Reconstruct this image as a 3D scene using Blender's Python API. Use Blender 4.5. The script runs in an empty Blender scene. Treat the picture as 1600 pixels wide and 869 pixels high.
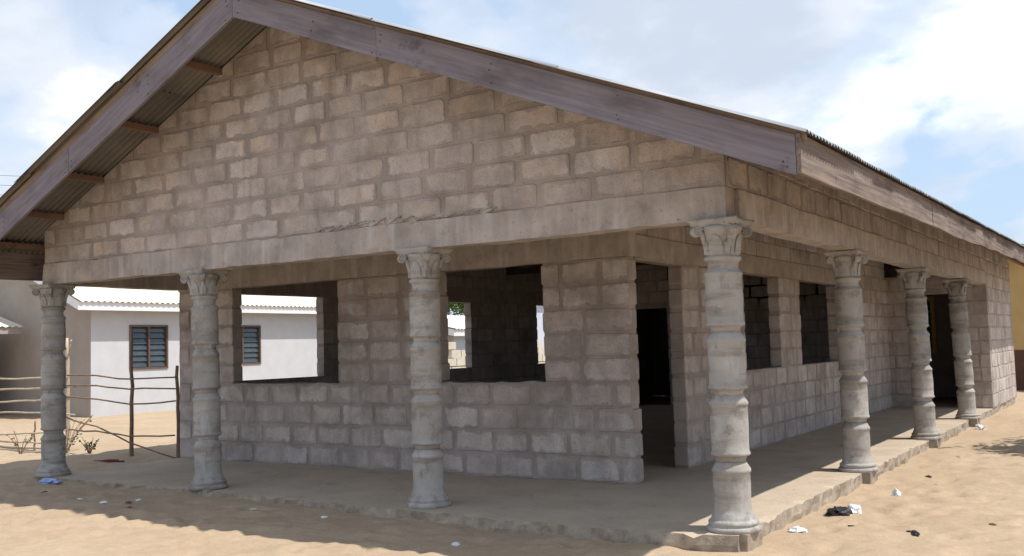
import bpy, bmesh, math, random
import numpy as np
from mathutils import Vector, Matrix, noise as mnoise

R = math.radians
random.seed(7)
rng = np.random.default_rng(7)
scene = bpy.context.scene
C = scene.collection

# ---------------------------------------------------------------- camera
CAM = np.array([2.759, -7.2623, 1.4305])
YAW, PIT, ROL, FPX = -0.5735, 0.0688, -0.0278, 1547.47
_f = np.array([math.sin(YAW)*math.cos(PIT), math.cos(YAW)*math.cos(PIT), math.sin(PIT)])
_r = np.array([math.cos(YAW), -math.sin(YAW), 0.0])
_u = np.cross(_r, _f)
_r2 = _r*math.cos(ROL) + _u*math.sin(ROL)
_u2 = -_r*math.sin(ROL) + _u*math.cos(ROL)
cd = bpy.data.cameras.new('camera')
cam = bpy.data.objects.new('camera', cd); C.objects.link(cam)
cd.sensor_fit = 'HORIZONTAL'; cd.sensor_width = 36.0; cd.lens = FPX/1600*36
cd.clip_start = 0.05; cd.clip_end = 3000
M = Matrix.Identity(4)
for i in range(3):
    M[i][0] = _r2[i]; M[i][1] = _u2[i]; M[i][2] = -_f[i]; M[i][3] = CAM[i]
cam.matrix_world = M
scene.camera = cam

# ---------------------------------------------------------------- sun and sky
SUN = Vector((0.517, 0.11, 1.0)).normalized()
EL = math.asin(SUN.z); AZ = math.atan2(SUN.x, SUN.y)
sl = bpy.data.lights.new('sun', 'SUN'); sl.energy = 3.65; sl.angle = R(0.55); sl.color = (1.0, 0.95, 0.87)
so = bpy.data.objects.new('sun', sl); C.objects.link(so)
so.rotation_euler = (-SUN).to_track_quat('-Z', 'Y').to_euler()
so.location = (6, 4, 14)

w = bpy.data.worlds.new('World'); scene.world = w; w.use_nodes = True
nt = w.node_tree; nt.nodes.clear()
def wn(t): return nt.nodes.new(t)
out = wn('ShaderNodeOutputWorld'); bg = wn('ShaderNodeBackground'); bg.inputs['Strength'].default_value = 0.12
sky = wn('ShaderNodeTexSky'); sky.sky_type = 'NISHITA'; sky.sun_disc = False
sky.sun_elevation = EL; sky.sun_rotation = AZ; sky.air_density = 1.0; sky.dust_density = 1.2; sky.ozone_density = 1.0
tc = wn('ShaderNodeTexCoord')
sep = wn('ShaderNodeSeparateXYZ'); cmb = wn('ShaderNodeCombineXYZ')
def wm(op, a, b=None):
    x = wn('ShaderNodeMath'); x.operation = op
    for i, v in enumerate((a, b)):
        if v is None: continue
        if isinstance(v, (int, float)): x.inputs[i].default_value = v
        else: nt.links.new(v, x.inputs[i])
    return x.outputs[0]
def wramp(fac, stops):
    x = wn('ShaderNodeValToRGB'); e = x.color_ramp.elements
    while len(e) < len(stops): e.new(0.5)
    for i, (p, c) in enumerate(stops): e[i].position = p; e[i].color = (*c, 1) if isinstance(c, tuple) else (c, c, c, 1)
    x.color_ramp.interpolation = 'EASE'
    nt.links.new(fac, x.inputs['Fac']); return x.outputs['Color']
def wmix(f, a, b):
    x = wn('ShaderNodeMix'); x.data_type = 'RGBA'
    for nm, v in (('Factor', f), ('A', a), ('B', b)):
        sck = x.inputs['Factor'] if nm == 'Factor' else [q for q in x.inputs if q.name == nm and q.type == 'RGBA'][0]
        if isinstance(v, (int, float)): sck.default_value = v
        elif isinstance(v, tuple): sck.default_value = (*v, 1)
        else: nt.links.new(v, sck)
    return [q for q in x.outputs if q.type == 'RGBA'][0]
L = nt.links.new
L(tc.outputs['Generated'], sep.inputs[0])
den = wm('ADD', wm('MAXIMUM', sep.outputs['Z'], 0.0), 0.32)       # a level cloud layer: it flattens towards the horizon
L(wm('DIVIDE', sep.outputs['X'], den), cmb.inputs['X']); L(wm('DIVIDE', sep.outputs['Y'], den), cmb.inputs['Y'])
def cloud(scale, detail, rough, off, dist=0.0):
    mp = wn('ShaderNodeMapping'); mp.inputs['Location'].default_value = off
    L(cmb.outputs[0], mp.inputs['Vector'])
    n = wn('ShaderNodeTexNoise'); n.inputs['Scale'].default_value = scale; n.inputs['Detail'].default_value = detail
    n.inputs['Roughness'].default_value = rough; n.inputs['Distortion'].default_value = dist
    L(mp.outputs['Vector'], n.inputs['Vector']); return n.outputs['Fac']
CO = (0.4, 7.7, 0.0)
body = cloud(1.35, 10, 0.50, CO, 0.15)
shade = cloud(2.1, 9, 0.52, (CO[0]+0.35, CO[1]+4.2, 1.0), 0.1)
mask = wramp(body, [(0.465, 0.0), (0.505, 0.55), (0.56, 1.0)])
haze = wramp(sep.outputs['Z'], [(0.0, 0.8), (0.75, 0.55)])
clear = wmix(haze, sky.outputs['Color'], (3.6, 4.7, 6.2))             # thin veil over the blue, thicker low down
ccol = wramp(shade, [(0.38, (4.0, 4.5, 5.3)), (0.51, (5.2, 5.55, 6.2)), (0.65, (8.4, 8.4, 8.5))])
L(wmix(mask, clear, ccol), bg.inputs['Color']); L(bg.outputs['Background'], out.inputs['Surface'])

vs = scene.view_settings
vs.view_transform = 'Standard'; vs.look = 'None'; vs.gamma = 1.0; vs.exposure = 0.46; vs.use_curve_mapping = False
scene.cycles.max_bounces = 8; scene.cycles.diffuse_bounces = 5
scene.cycles.use_denoising = True

# ---------------------------------------------------------------- materials
class NB:
    """tiny node-building helper"""
    def __init__(self, name):
        self.m = bpy.data.materials.new(name); self.m.use_nodes = True
        self.t = self.m.node_tree
        self.b = self.t.nodes['Principled BSDF']
        self.co = self.t.nodes.new('ShaderNodeTexCoord'); self.geo = self.t.nodes.new('ShaderNodeNewGeometry')
        self.oi = self.t.nodes.new('ShaderNodeObjectInfo')
    def n(self, t, **k):
        x = self.t.nodes.new(t)
        for a, v in k.items(): setattr(x, a, v)
        return x
    def l(self, a, b): self.t.links.new(a, b)
    def noise(self, scale, detail=4, rough=0.55, vec=None, stretch=None):
        x = self.n('ShaderNodeTexNoise'); x.inputs['Scale'].default_value = scale
        x.inputs['Detail'].default_value = detail; x.inputs['Roughness'].default_value = rough
        v = vec if vec is not None else self.geo.outputs['Position']
        if stretch:
            mp = self.n('ShaderNodeMapping'); mp.inputs['Scale'].default_value = stretch
            self.l(v, mp.inputs['Vector']); v = mp.outputs['Vector']
        self.l(v, x.inputs['Vector']); return x.outputs['Fac']
    def ramp(self, fac, stops):
        x = self.n('ShaderNodeValToRGB'); e = x.color_ramp.elements
        while len(e) < len(stops): e.new(0.5)
        for i, (p, c) in enumerate(stops):
            e[i].position = p; e[i].color = (*c, 1) if not isinstance(c, (int, float)) else (c, c, c, 1)
        self.l(fac, x.inputs['Fac']); return x.outputs['Color']
    def math(self, op, a, b=None, clamp=False):
        x = self.n('ShaderNodeMath', operation=op); x.use_clamp = clamp
        for i, v in enumerate((a, b)):
            if v is None: continue
            if isinstance(v, (int, float)): x.inputs[i].default_value = v
            else: self.l(v, x.inputs[i])
        return x.outputs[0]
    def mix(self, fac, a, b, mode='MIX'):
        x = self.n('ShaderNodeMix', data_type='RGBA', blend_type=mode)
        for k, v in (('Factor', fac), ('A', a), ('B', b)):
            s = x.inputs[k] if k == 'Factor' else [i for i in x.inputs if i.name == k and i.type == 'RGBA'][0]
            if isinstance(v, (int, float)): s.default_value = v
            elif isinstance(v, tuple): s.default_value = (*v, 1)
            else: self.l(v, s)
        return [o for o in x.outputs if o.type == 'RGBA'][0]
    def bump(self, h, strength=0.5, dist=0.01):
        x = self.n('ShaderNodeBump'); x.inputs['Strength'].default_value = strength; x.inputs['Distance'].default_value = dist
        self.l(h, x.inputs['Height']); self.l(x.outputs['Normal'], self.b.inputs['Normal'])
    def done(self, col, rough=0.9, spec=0.25, metal=0.0):
        if isinstance(col, tuple): self.b.inputs['Base Color'].default_value = (*col, 1)
        else: self.l(col, self.b.inputs['Base Color'])
        if isinstance(rough, (int, float)): self.b.inputs['Roughness'].default_value = rough
        else: self.l(rough, self.b.inputs['Roughness'])
        self.b.inputs['Specular IOR Level'].default_value = spec
        self.b.inputs['Metallic'].default_value = metal
        return self.m

MORTAR = (0.360, 0.312, 0.284)
def m_mortar(name, col=MORTAR):
    k = NB(name)
    a = k.ramp(k.noise(2.3, 6), [(0.3, tuple(c*0.78 for c in col)), (0.7, tuple(c*1.2 for c in col))])
    st = k.ramp(k.noise(1.0, 5, stretch=(5, 5, 0.5)), [(0.52, 0.0), (0.72, 0.55)])
    c = k.mix(st, a, (0.36, 0.33, 0.30))
    wx = k.ramp(k.noise(1.7, 7, 0.66), [(0.50, 0.0), (0.66, 0.55)])
    c = k.mix(wx, c, (0.215, 0.185, 0.160))
    wd = k.ramp(k.noise(1.0, 6, 0.62, None, (4.5, 4.5, 0.8)), [(0.55, 0.0), (0.72, 0.5)])
    c = k.mix(wd, c, (0.190, 0.165, 0.145))
    f = k.noise(70, 3); g = k.noise(11, 5)
    c = k.mix(k.ramp(f, [(0.35, 0.35), (0.5, 0.0)]), c, tuple(x*0.55 for x in col))
    k.bump(k.math('ADD', k.math('MULTIPLY', f, 0.3), g), 0.9, 0.012)
    return k.done(c, 0.95, 0.15)
def m_block(name, tint=(1, 1, 1), smear=0.016, yel=0.5, pale=0.35, far=False):
    """sandcrete block: own tone for each block, mortar smeared over its rim"""
    k = NB(name)
    t = lambda c: tuple(a*b for a, b in zip(c, tint))
    base = k.ramp(k.geo.outputs['Random Per Island'] if far else k.oi.outputs['Random'], [(0.0, t((0.315, 0.272, 0.243))), (0.3, t((0.375, 0.328, 0.295))), (0.55, t((0.345, 0.302, 0.270))),
                                           (0.78, t((0.395, 0.345, 0.308))), (1.0, t((0.450, 0.410, 0.375)))])
    patch = k.ramp(k.noise(2.1, 4), [(0.50, 0.0), (0.68, yel)])
    base = k.mix(patch, base, t((0.430, 0.335, 0.245)))
    big = k.ramp(k.noise(5, 6, 0.6), [(0.25, 0.72), (0.75, 1.2)])
    base = k.mix(1.0, base, big, 'MULTIPLY')
    st = k.ramp(k.noise(1.0, 5, stretch=(9, 9, 0.7)), [(0.54, 0.0), (0.72, pale)])
    base = k.mix(st, base, (0.52, 0.50, 0.48))
    f = k.noise(90, 3)
    base = k.mix(k.ramp(f, [(0.33, 0.5), (0.47, 0.0)]), base, t((0.16, 0.13, 0.11)))
    sp = k.n('ShaderNodeSeparateXYZ'); k.l(k.co.outputs['Object'], sp.inputs[0])
    ex = k.math('SUBTRACT', 0.5, k.math('ABSOLUTE', sp.outputs['X']))
    ex = k.math('MULTIPLY', ex, 0.46)
    ez = k.math('MULTIPLY', k.math('SUBTRACT', 0.5, k.math('ABSOLUTE', sp.outputs['Z'])), 0.215)
    e = k.math('MINIMUM', ex, ez)
    nz = k.math('MULTIPLY', k.math('SUBTRACT', k.noise(7, 5, 0.62), 0.5), 0.16)
    nz = k.math('ADD', nz, k.math('MULTIPLY', k.math('SUBTRACT', k.noise(34, 4, 0.6), 0.5), 0.03))
    # some blocks are buttered over more than others
    e2 = k.math('SUBTRACT', k.math('ADD', e, nz), k.math('MULTIPLY', k.math('FRACT', k.math('MULTIPLY', k.oi.outputs['Random'], 7.31)), 0.016))
    sm = k.n('ShaderNodeMapRange'); sm.inputs['From Min'].default_value = smear-0.010; sm.inputs['From Max'].default_value = smear+0.007
    sm.inputs['To Min'].default_value = 1.0; sm.inputs['To Max'].default_value = 0.0
    k.l(e2, sm.inputs['Value'])
    mort = k.ramp(k.noise(2.3, 6), [(0.3, tuple(c*0.78 for c in MORTAR)), (0.7, tuple(c*1.2 for c in MORTAR))])
    col = base if far else k.mix(k.math('MULTIPLY', sm.outputs[0], 0.9), base, mort)
    wx = k.ramp(k.noise(1.7, 7, 0.66), [(0.50, 0.0), (0.66, 0.55)])
    col = k.mix(wx, col, (0.215, 0.185, 0.160))
    wd = k.ramp(k.noise(1.0, 6, 0.62, None, (4.5, 4.5, 0.8)), [(0.55, 0.0), (0.72, 0.5)])
    col = k.mix(wd, col, (0.190, 0.165, 0.145))
    h = k.math('ADD', k.math('MULTIPLY', f, 0.25), k.math('ADD', k.math('MULTIPLY', k.noise(26, 4), 0.5), 0.0 if far else k.math('MULTIPLY', sm.outputs[0], 0.5)))
    k.bump(h, 0.8, 0.008)
    return k.done(col, 0.95, 0.15)
def m_concrete(name, col, var=0.25, streak=0.4, stain=(0.13, 0.115, 0.10), light=(0.55, 0.54, 0.52), sc=1.0, speck=0.3):
    k = NB(name)
    a = k.ramp(k.noise(3.1*sc, 7, 0.6), [(0.25, tuple(c*(1-var) for c in col)), (0.75, tuple(c*(1+var) for c in col))])
    s = k.ramp(k.noise(1.0, 6, stretch=(10*sc, 10*sc, 0.9*sc)), [(0.50, 0.0), (0.72, streak)])
    a = k.mix(s, a, light)
    d = k.ramp(k.noise(4.3*sc, 8, 0.68), [(0.56, 0.0), (0.70, 0.6)])
    a = k.mix(d, a, stain)
    pit = k.ramp(k.noise(23*sc, 5, 0.7), [(0.62, 0.0), (0.70, 0.7)]); a = k.mix(pit, a, tuple(c*.45 for c in col))
    f = k.noise(80, 3)
    a = k.mix(k.ramp(f, [(0.30, speck), (0.42, 0.0)]), a, tuple(c*0.5 for c in col))
    k.bump(k.math('ADD', k.math('MULTIPLY', f, 0.25), k.noise(17, 6, 0.6)), 0.8, 0.012)
    return k.done(a, 0.92, 0.18)
def m_wood(name, ca, cb, axis, dark=(0.05, 0.04, 0.035), pale=None):
    """weathered board; axis = stretch of the grain in object space"""
    k = NB(name); v = k.co.outputs['Object']
    g = k.noise(3.0, 6, 0.65, v, axis)
    a = k.ramp(g, [(0.28, ca), (0.72, cb)])
    b = k.ramp(k.noise(1.1, 5, 0.6, v, (1.2, 1.2, 3.0)), [(0.50, 0.0), (0.72, 0.75)])
    a = k.mix(b, a, dark if pale is None else pale)
    kn = k.ramp(k.noise(2.6, 5, 0.7), [(0.63, 0.0), (0.72, 0.8)])
    a = k.mix(kn, a, dark)
    k.bump(k.noise(9.0, 5, 0.6, v, axis), 0.5, 0.006)
    return k.done(a, 0.85, 0.2)
def m_plain(name, col, rough=0.7, spec=0.3, var=0.12, sc=6, metal=0.0, bump=0.2):
    k = NB(name)
    a = k.ramp(k.noise(sc, 6, 0.6), [(0.25, tuple(c*(1-var) for c in col)), (0.75, tuple(min(1, c*(1+var)) for c in col))])
    k.bump(k.noise(sc*6, 4), bump, 0.006)
    return k.done(a, rough, spec, metal)
def m_sand():
    k = NB('sand')
    a = k.ramp(k.noise(0.9, 7, 0.6), [(0.25, (0.392, 0.294, 0.200)), (0.55, (0.440, 0.335, 0.232)), (0.8, (0.490, 0.382, 0.272))])
    b = k.ramp(k.noise(11, 7, 0.7), [(0.28, 0.88), (0.72, 1.08)])
    a = k.mix(1.0, a, b, 'MULTIPLY')
    f = k.noise(120, 2)
    a = k.mix(k.ramp(f, [(0.27, 0.6), (0.36, 0.0)]), a, (0.20, 0.15, 0.10))
    h = k.math('ADD', k.math('MULTIPLY', k.noise(14, 8, 0.68), 1.0), k.math('MULTIPLY', f, 0.12))
    k.bump(h, 0.6, 0.03)
    return k.done(a, 1.0, 0.08)
def m_sheet(name, ca, cb, rough=0.45, metal=0.6):
    k = NB(name)
    a = k.ramp(k.noise(1.6, 6, 0.6), [(0.3, ca), (0.7, cb)])
    a = k.mix(k.math('MULTIPLY', k.oi.outputs['Random'], 0.25), a, tuple(c*0.7 for c in ca))
    return k.done(a, rough, 0.4, metal)
def m_leaf(name, ca, cb):
    k = NB(name)
    a = k.ramp(k.noise(2.2, 5, 0.6), [(0.3, ca), (0.7, cb)])
    k.b.inputs['Subsurface Weight'].default_value = 0.0
    tr = k.n('ShaderNodeBsdfTranslucent'); k.l(a, tr.inputs['Color'])
    ms = k.n('ShaderNodeMixShader'); ms.inputs[0].default_value = 0.3
    o = k.t.nodes['Material Output']
    k.l(k.b.outputs[0], ms.inputs[1]); k.l(tr.outputs[0], ms.inputs[2]); k.l(ms.outputs[0], o.inputs['Surface'])
    return k.done(a, 0.6, 0.3)

def m_column():
    """cast column drums: cement grey, chalky washes, brown grime held in bands round the joints"""
    k = NB('column_concrete')
    a = k.ramp(k.noise(2.6, 7, 0.6), [(0.28, (0.290, 0.270, 0.245)), (0.5, (0.365, 0.348, 0.325)), (0.75, (0.435, 0.424, 0.405))])
    band = k.ramp(k.noise(1.0, 5, 0.6, None, (1.6, 1.6, 9.0)), [(0.50, 0.0), (0.66, 0.85)])
    a = k.mix(band, a, (0.235, 0.205, 0.172))
    wash = k.ramp(k.noise(1.0, 6, 0.6, None, (8.0, 8.0, 2.6)), [(0.56, 0.0), (0.74, 0.5)])
    a = k.mix(wash, a, (0.56, 0.56, 0.56))
    bl = k.ramp(k.noise(6.5, 7, 0.68), [(0.53, 0.0), (0.66, 0.7)])
    a = k.mix(bl, a, (0.190, 0.170, 0.148))
    f = k.noise(70, 3)
    a = k.mix(k.ramp(f, [(0.28, 0.3), (0.38, 0.0)]), a, (0.14, 0.13, 0.12))
    k.bump(k.math('ADD', k.math('MULTIPLY', f, 0.2), k.noise(13, 6, 0.62)), 0.7, 0.010)
    return k.done(a, 0.9, 0.2)
MT = dict(
    mortar=m_mortar('mortar'), block=m_block('sandcrete_block', (1.28, 1.29, 1.34), 0.015, 0.6),
    block_in=m_block('sandcrete_block_porch', (1.28, 1.29, 1.34), 0.021, 0.2, 0.9),
    block_far=m_block('sandcrete_block_far', (1.28, 1.29, 1.34), 0.0, 0.2, 0.9, True),
    mortar_in=m_mortar('mortar_porch'),
    beam=m_concrete('beam_concrete', (0.372, 0.328, 0.298), 0.28, 0.5, (0.22, 0.195, 0.18), (0.58, 0.56, 0.55), 1.0, 0.25),
    column=m_column(),
    slab=m_concrete('slab_screed', (0.455, 0.372, 0.288), 0.14, 0.0, (0.33, 0.262, 0.195), (0.5, 0.45, 0.4), 0.5),
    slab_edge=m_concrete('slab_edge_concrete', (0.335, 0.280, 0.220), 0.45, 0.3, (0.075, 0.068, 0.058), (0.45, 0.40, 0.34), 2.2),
    fascia=m_wood('weathered_board', (0.150, 0.132, 0.150), (0.265, 0.238, 0.258), (0.35, 6, 11), (0.100, 0.084, 0.088)),
    fascia_eave=m_wood('eave_board', (0.095, 0.066, 0.060), (0.320, 0.262, 0.222), (14, 0.35, 12), (0.080, 0.052, 0.054)),
    batten=m_wood('batten_wood', (0.215, 0.150, 0.105), (0.340, 0.255, 0.190), (0.5, 3, 10)),
    purlin=m_wood('purlin_wood', (0.165, 0.095, 0.066), (0.260, 0.160, 0.112), (8, 0.6, 8)),
    timber=m_wood('old_timber', (0.060, 0.045, 0.036), (0.130, 0.095, 0.070), (0.6, 3, 8)),
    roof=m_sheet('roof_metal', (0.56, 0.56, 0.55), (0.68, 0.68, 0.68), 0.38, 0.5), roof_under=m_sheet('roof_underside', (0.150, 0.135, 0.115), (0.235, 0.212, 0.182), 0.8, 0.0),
    sand=m_sand(),
    plaster_white=m_plain('white_plaster', (0.52, 0.53, 0.555), 0.9, 0.15, 0.06, 2.5),  # one even off-white for both eave walls
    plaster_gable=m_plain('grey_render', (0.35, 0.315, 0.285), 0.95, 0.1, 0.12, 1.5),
    white_paint=m_plain('white_board_paint', (0.74, 0.74, 0.75), 0.6, 0.3, 0.05, 3),
    cream_roof=m_sheet('cream_roof_sheet', (0.66, 0.61, 0.50), (0.78, 0.73, 0.62), 0.6, 0.0),
    white_roof=m_sheet('white_roof_sheet', (0.78, 0.77, 0.74), (0.85, 0.84, 0.82), 0.6, 0.0),
    frame_brown=m_plain('brown_window_frame', (0.120, 0.080, 0.060), 0.6, 0.3),
    yellow_frame=m_plain('yellow_wood_frame', (0.60, 0.41, 0.13), 0.6, 0.3),
    glass=m_plain('louvre_glass', (0.050, 0.065, 0.075), 0.12, 0.6, 0.2),
    yellow_wall=m_plain('yellow_wall_paint', (0.50, 0.36, 0.16), 0.9, 0.15, 0.1, 2),
    brown_dado=m_plain('brown_dado_paint', (0.115, 0.060, 0.045), 0.8, 0.2),
    pale_block=m_plain('pale_block', (0.58, 0.54, 0.45), 0.95, 0.1, 0.15, 5),
    dark_soil=m_plain('soil_block', (0.10, 0.09, 0.08), 0.95, 0.1, 0.3, 4),
    blue_wall=m_plain('pale_blue_wall', (0.50, 0.55, 0.64), 0.9, 0.15, 0.06, 2),
    stick=m_plain('dry_stick', (0.215, 0.150, 0.105), 0.9, 0.15, 0.35, 9),
    stick_pale=m_plain('sunlit_stick', (0.48, 0.40, 0.31), 0.9, 0.15, 0.25, 9),  # sunlight on the open stretch of fence is put into this paler colour
    bark=m_plain('bark', (0.14, 0.105, 0.075), 0.95, 0.1, 0.3, 8),
    leaf=m_leaf('leaf_green', (0.045, 0.085, 0.018), (0.105, 0.17, 0.035)),
    leaf2=m_leaf('leaf_grey_green', (0.055, 0.085, 0.045), (0.10, 0.15, 0.075)),
    black_plastic=m_plain('black_plastic', (0.018, 0.018, 0.02), 0.3, 0.5, 0.2),
    white_plastic=m_plain('white_plastic', (0.72, 0.73, 0.75), 0.4, 0.4, 0.06),
    blue_plastic=m_plain('blue_plastic', (0.33, 0.42, 0.72), 0.4, 0.4, 0.15),
    red_cloth=m_plain('red_cloth', (0.16, 0.03, 0.028), 0.8, 0.2, 0.3),
    rust=m_plain('reddish_leaf', (0.27, 0.12, 0.07), 0.8, 0.2, 0.3),
    wire=m_plain('cable_black', (0.03, 0.03, 0.03), 0.6, 0.3),
)

# ---------------------------------------------------------------- helpers
def link(name, me, mat=None, parent=None):
    o = bpy.data.objects.new(name, me); C.objects.link(o)
    if mat is not None and me is not None and not me.materials: me.materials.append(MT[mat] if isinstance(mat, str) else mat)
    if parent is not None: o.parent = parent
    return o
def pyd(name, v, f, mat=None, parent=None, smooth=False):
    me = bpy.data.meshes.new(name); me.from_pydata([tuple(map(float, p)) for p in v], [], f); me.update()
    if smooth: me.polygons.foreach_set('use_smooth', [True]*len(me.polygons))
    return link(name, me, mat, parent)
def empty(name, loc=(0, 0, 0), parent=None):
    o = bpy.data.objects.new(name, None); C.objects.link(o); o.location = loc; o.empty_display_size = 0.3
    if parent: o.parent = parent
    return o
def tag(o, label=None, cat=None, group=None, kind=None):
    if label: o['label'] = label
    if cat: o['category'] = cat
    if group: o['group'] = group
    if kind: o['kind'] = kind
    return o
def box_vf(x0, x1, y0, y1, z0, z1):
    v = [(x0, y0, z0), (x1, y0, z0), (x1, y1, z0), (x0, y1, z0), (x0, y0, z1), (x1, y0, z1), (x1, y1, z1), (x0, y1, z1)]
    f = [(0, 3, 2, 1), (4, 5, 6, 7), (0, 1, 5, 4), (1, 2, 6, 5), (2, 3, 7, 6), (3, 0, 4, 7)]
    return v, f
class MB:
    def __init__(s): s.v = []; s.f = []
    def add(s, v, f):
        n = len(s.v); s.v += list(v); s.f += [tuple(i+n for i in q) for q in f]; return s
    def box(s, *a): return s.add(*box_vf(*a))
    def build(s, name, mat, parent=None, smooth=False): return pyd(name, s.v, s.f, mat, parent, smooth)
def box(name, dims, mat, parent=None): return pyd(name, *box_vf(*dims), mat, parent)
def rough_box(name, dims, mat, parent=None, step=0.12, amp=0.008, freq=6.0, fn=None):
    """box with gridded faces pushed about by noise, for cast concrete and sawn timber"""
    x0, x1, y0, y1, z0, z1 = dims
    bm = bmesh.new()
    n = [max(1, int(round((b-a)/step))) for a, b in ((x0, x1), (y0, y1), (z0, z1))]
    vs_ = {}
    def V(i, j, k):
        key = (i, j, k)
        if key not in vs_:
            p = Vector((x0+(x1-x0)*i/n[0], y0+(y1-y0)*j/n[1], z0+(z1-z0)*k/n[2]))
            d = mnoise.noise_vector(p*freq)*amp + mnoise.noise_vector(p*freq*0.23)*amp*1.2
            p = p + d
            if fn: p = Vector(fn(p))
            vs_[key] = bm.verts.new(p)
        return vs_[key]
    for i in range(n[0]):
        for j in range(n[1]):
            bm.faces.new((V(i, j, 0), V(i, j+1, 0), V(i+1, j+1, 0), V(i+1, j, 0)))
            bm.faces.new((V(i, j, n[2]), V(i+1, j, n[2]), V(i+1, j+1, n[2]), V(i, j+1, n[2])))
    for i in range(n[0]):
        for k in range(n[2]):
            bm.faces.new((V(i, 0, k), V(i+1, 0, k), V(i+1, 0, k+1), V(i, 0, k+1)))
            bm.faces.new((V(i, n[1], k), V(i, n[1], k+1), V(i+1, n[1], k+1), V(i+1, n[1], k)))
    for j in range(n[1]):
        for k in range(n[2]):
            bm.faces.new((V(0, j, k), V(0, j, k+1), V(0, j+1, k+1), V(0, j+1, k)))
            bm.faces.new((V(n[0], j, k), V(n[0], j+1, k), V(n[0], j+1, k+1), V(n[0], j, k+1)))
    me = bpy.data.meshes.new(name); bm.to_mesh(me); bm.free()
    return link(name, me, mat, parent)
def tube_vf(pts, rad, seg=6):
    v = []; f = []; pts = [Vector(p) for p in pts]
    for i, p in enumerate(pts):
        d = (pts[min(i+1, len(pts)-1)] - pts[max(i-1, 0)]).normalized()
        a = d.orthogonal().normalized() if i == 0 else (a - d*a.dot(d)).normalized()
        b = d.cross(a); r = rad[i] if isinstance(rad, (list, tuple)) else rad
        for k in range(seg):
            t = 2*math.pi*k/seg; v.append(p + a*math.cos(t)*r + b*math.sin(t)*r)
    for i in range(len(pts)-1):
        for k in range(seg):
            k2 = (k+1) % seg
            f.append((i*seg+k, i*seg+k2, (i+1)*seg+k2, (i+1)*seg+k))
    f.append(tuple(range(seg))[::-1]); f.append(tuple(range((len(pts)-1)*seg, len(pts)*seg)))
    return v, f
def lathe_vf(prof, seg=40, closed=True):
    v = []; f = []
    for r, z in prof:
        for k in range(seg):
            t = 2*math.pi*k/seg; v.append((r*math.cos(t), r*math.sin(t), z))
    for i in range(len(prof)-1):
        for k in range(seg):
            k2 = (k+1) % seg; f.append((i*seg+k, i*seg+k2, (i+1)*seg+k2, (i+1)*seg+k))
    if closed:
        f.append(tuple(range(seg))[::-1]); f.append(tuple(range((len(prof)-1)*seg, len(prof)*seg)))
    return v, f

# ---------------------------------------------------------------- ground
def vnoise(X, Y, f, seed):
    """smooth value noise on arrays"""
    r = np.random.default_rng(seed).random((512, 512))
    x = X*f + 101.3; y = Y*f + 57.7
    xi = np.floor(x).astype(int); yi = np.floor(y).astype(int); xf = x-xi; yf = y-yi
    s = lambda t: t*t*(3-2*t)
    g = lambda a, b: r[a % 512, b % 512]
    u = s(xf); v = s(yf)
    return (g(xi, yi)*(1-u)+g(xi+1, yi)*u)*(1-v) + (g(xi, yi+1)*(1-u)+g(xi+1, yi+1)*u)*v - 0.5
def sm01(t): t = np.clip(t, 0, 1); return t*t*(3-2*t)
def ground_base(X, Y):
    left = np.clip((-X+0.6)/9.4, 0, 1)
    return -0.128 + 0.108*left - 0.10*sm01((-X-10.5)/6.0) - 0.05*sm01((Y-14)/10.0)*sm01((X+2)/4)
def ground_z(X, Y):
    X = np.asarray(X, float); Y = np.asarray(Y, float)
    z = ground_base(X, Y)
    near = np.exp(-((X+3)**2+(Y-3)**2)/40.0**2)
    z = z + near*(0.05*vnoise(X, Y, 0.7, 1)*0.8 + 0.035*vnoise(X, Y, 2.2, 2) + 0.026*vnoise(X, Y, 5.5, 3) + 0.010*vnoise(X, Y, 12.0, 4))
    inside = sm01((X+8.7)/0.3)*sm01((Y-0.05)/0.25)*sm01((0.0-X)/0.2)*sm01((17-Y)/0.3)
    z = z*(1-inside) + (-0.35)*inside
    return z
def axis_coords(dense0, dense1, step, mid0, mid1, mstep, far):
    a = list(np.arange(dense0, dense1, step)); b = []; x = dense0
    while x > mid0: x -= mstep; b.append(x)
    d = mstep
    while x > -far: d *= 1.45; x -= d; b.append(x)
    c = []; x = a[-1]
    while x < mid1: x += mstep; c.append(x)
    d = mstep
    while x < far: d *= 1.45; x += d; c.append(x)
    return np.array(b[::-1]+a+c)
gx = axis_coords(-13, 3.6, 0.055, -30, 12, 0.4, 700)
gy = axis_coords(-2.6, 8.0, 0.055, -9, 34, 0.28, 700)
GX, GY = np.meshgrid(gx, gy, indexing='ij')
GZ = ground_z(GX, GY)
foot = np.random.default_rng(5)
for _ in range(330):                                   # old footprints pressed in the loose sand
    if foot.random() < 0.5: fx, fy = foot.uniform(0.25, 3.4), foot.uniform(-2.4, 8)
    else: fx, fy = foot.uniform(-12, 1), foot.uniform(-2.5, -0.45)
    a = foot.uniform(0, math.pi); ca, sa = math.cos(a), math.sin(a)
    i0, i1 = np.searchsorted(gx, (fx-.45, fx+.45)); j0, j1 = np.searchsorted(gy, (fy-.45, fy+.45))
    if i1-i0 < 2 or j1-j0 < 2: continue
    dx = GX[i0:i1, j0:j1]-fx; dy = GY[i0:i1, j0:j1]-fy
    q = ((dx*ca+dy*sa)/0.15)**2 + ((-dx*sa+dy*ca)/0.07)**2
    GZ[i0:i1, j0:j1] += -0.030*np.exp(-q*1.2) + 0.013*np.exp(-(np.sqrt(q)-1.6)**2*3)
nx, ny = GX.shape
idx = np.arange(nx*ny).reshape(nx, ny)
faces = np.stack([idx[:-1, :-1], idx[1:, :-1], idx[1:, 1:], idx[:-1, 1:]], -1).reshape(-1, 4)
me = bpy.data.meshes.new('ground')
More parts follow.
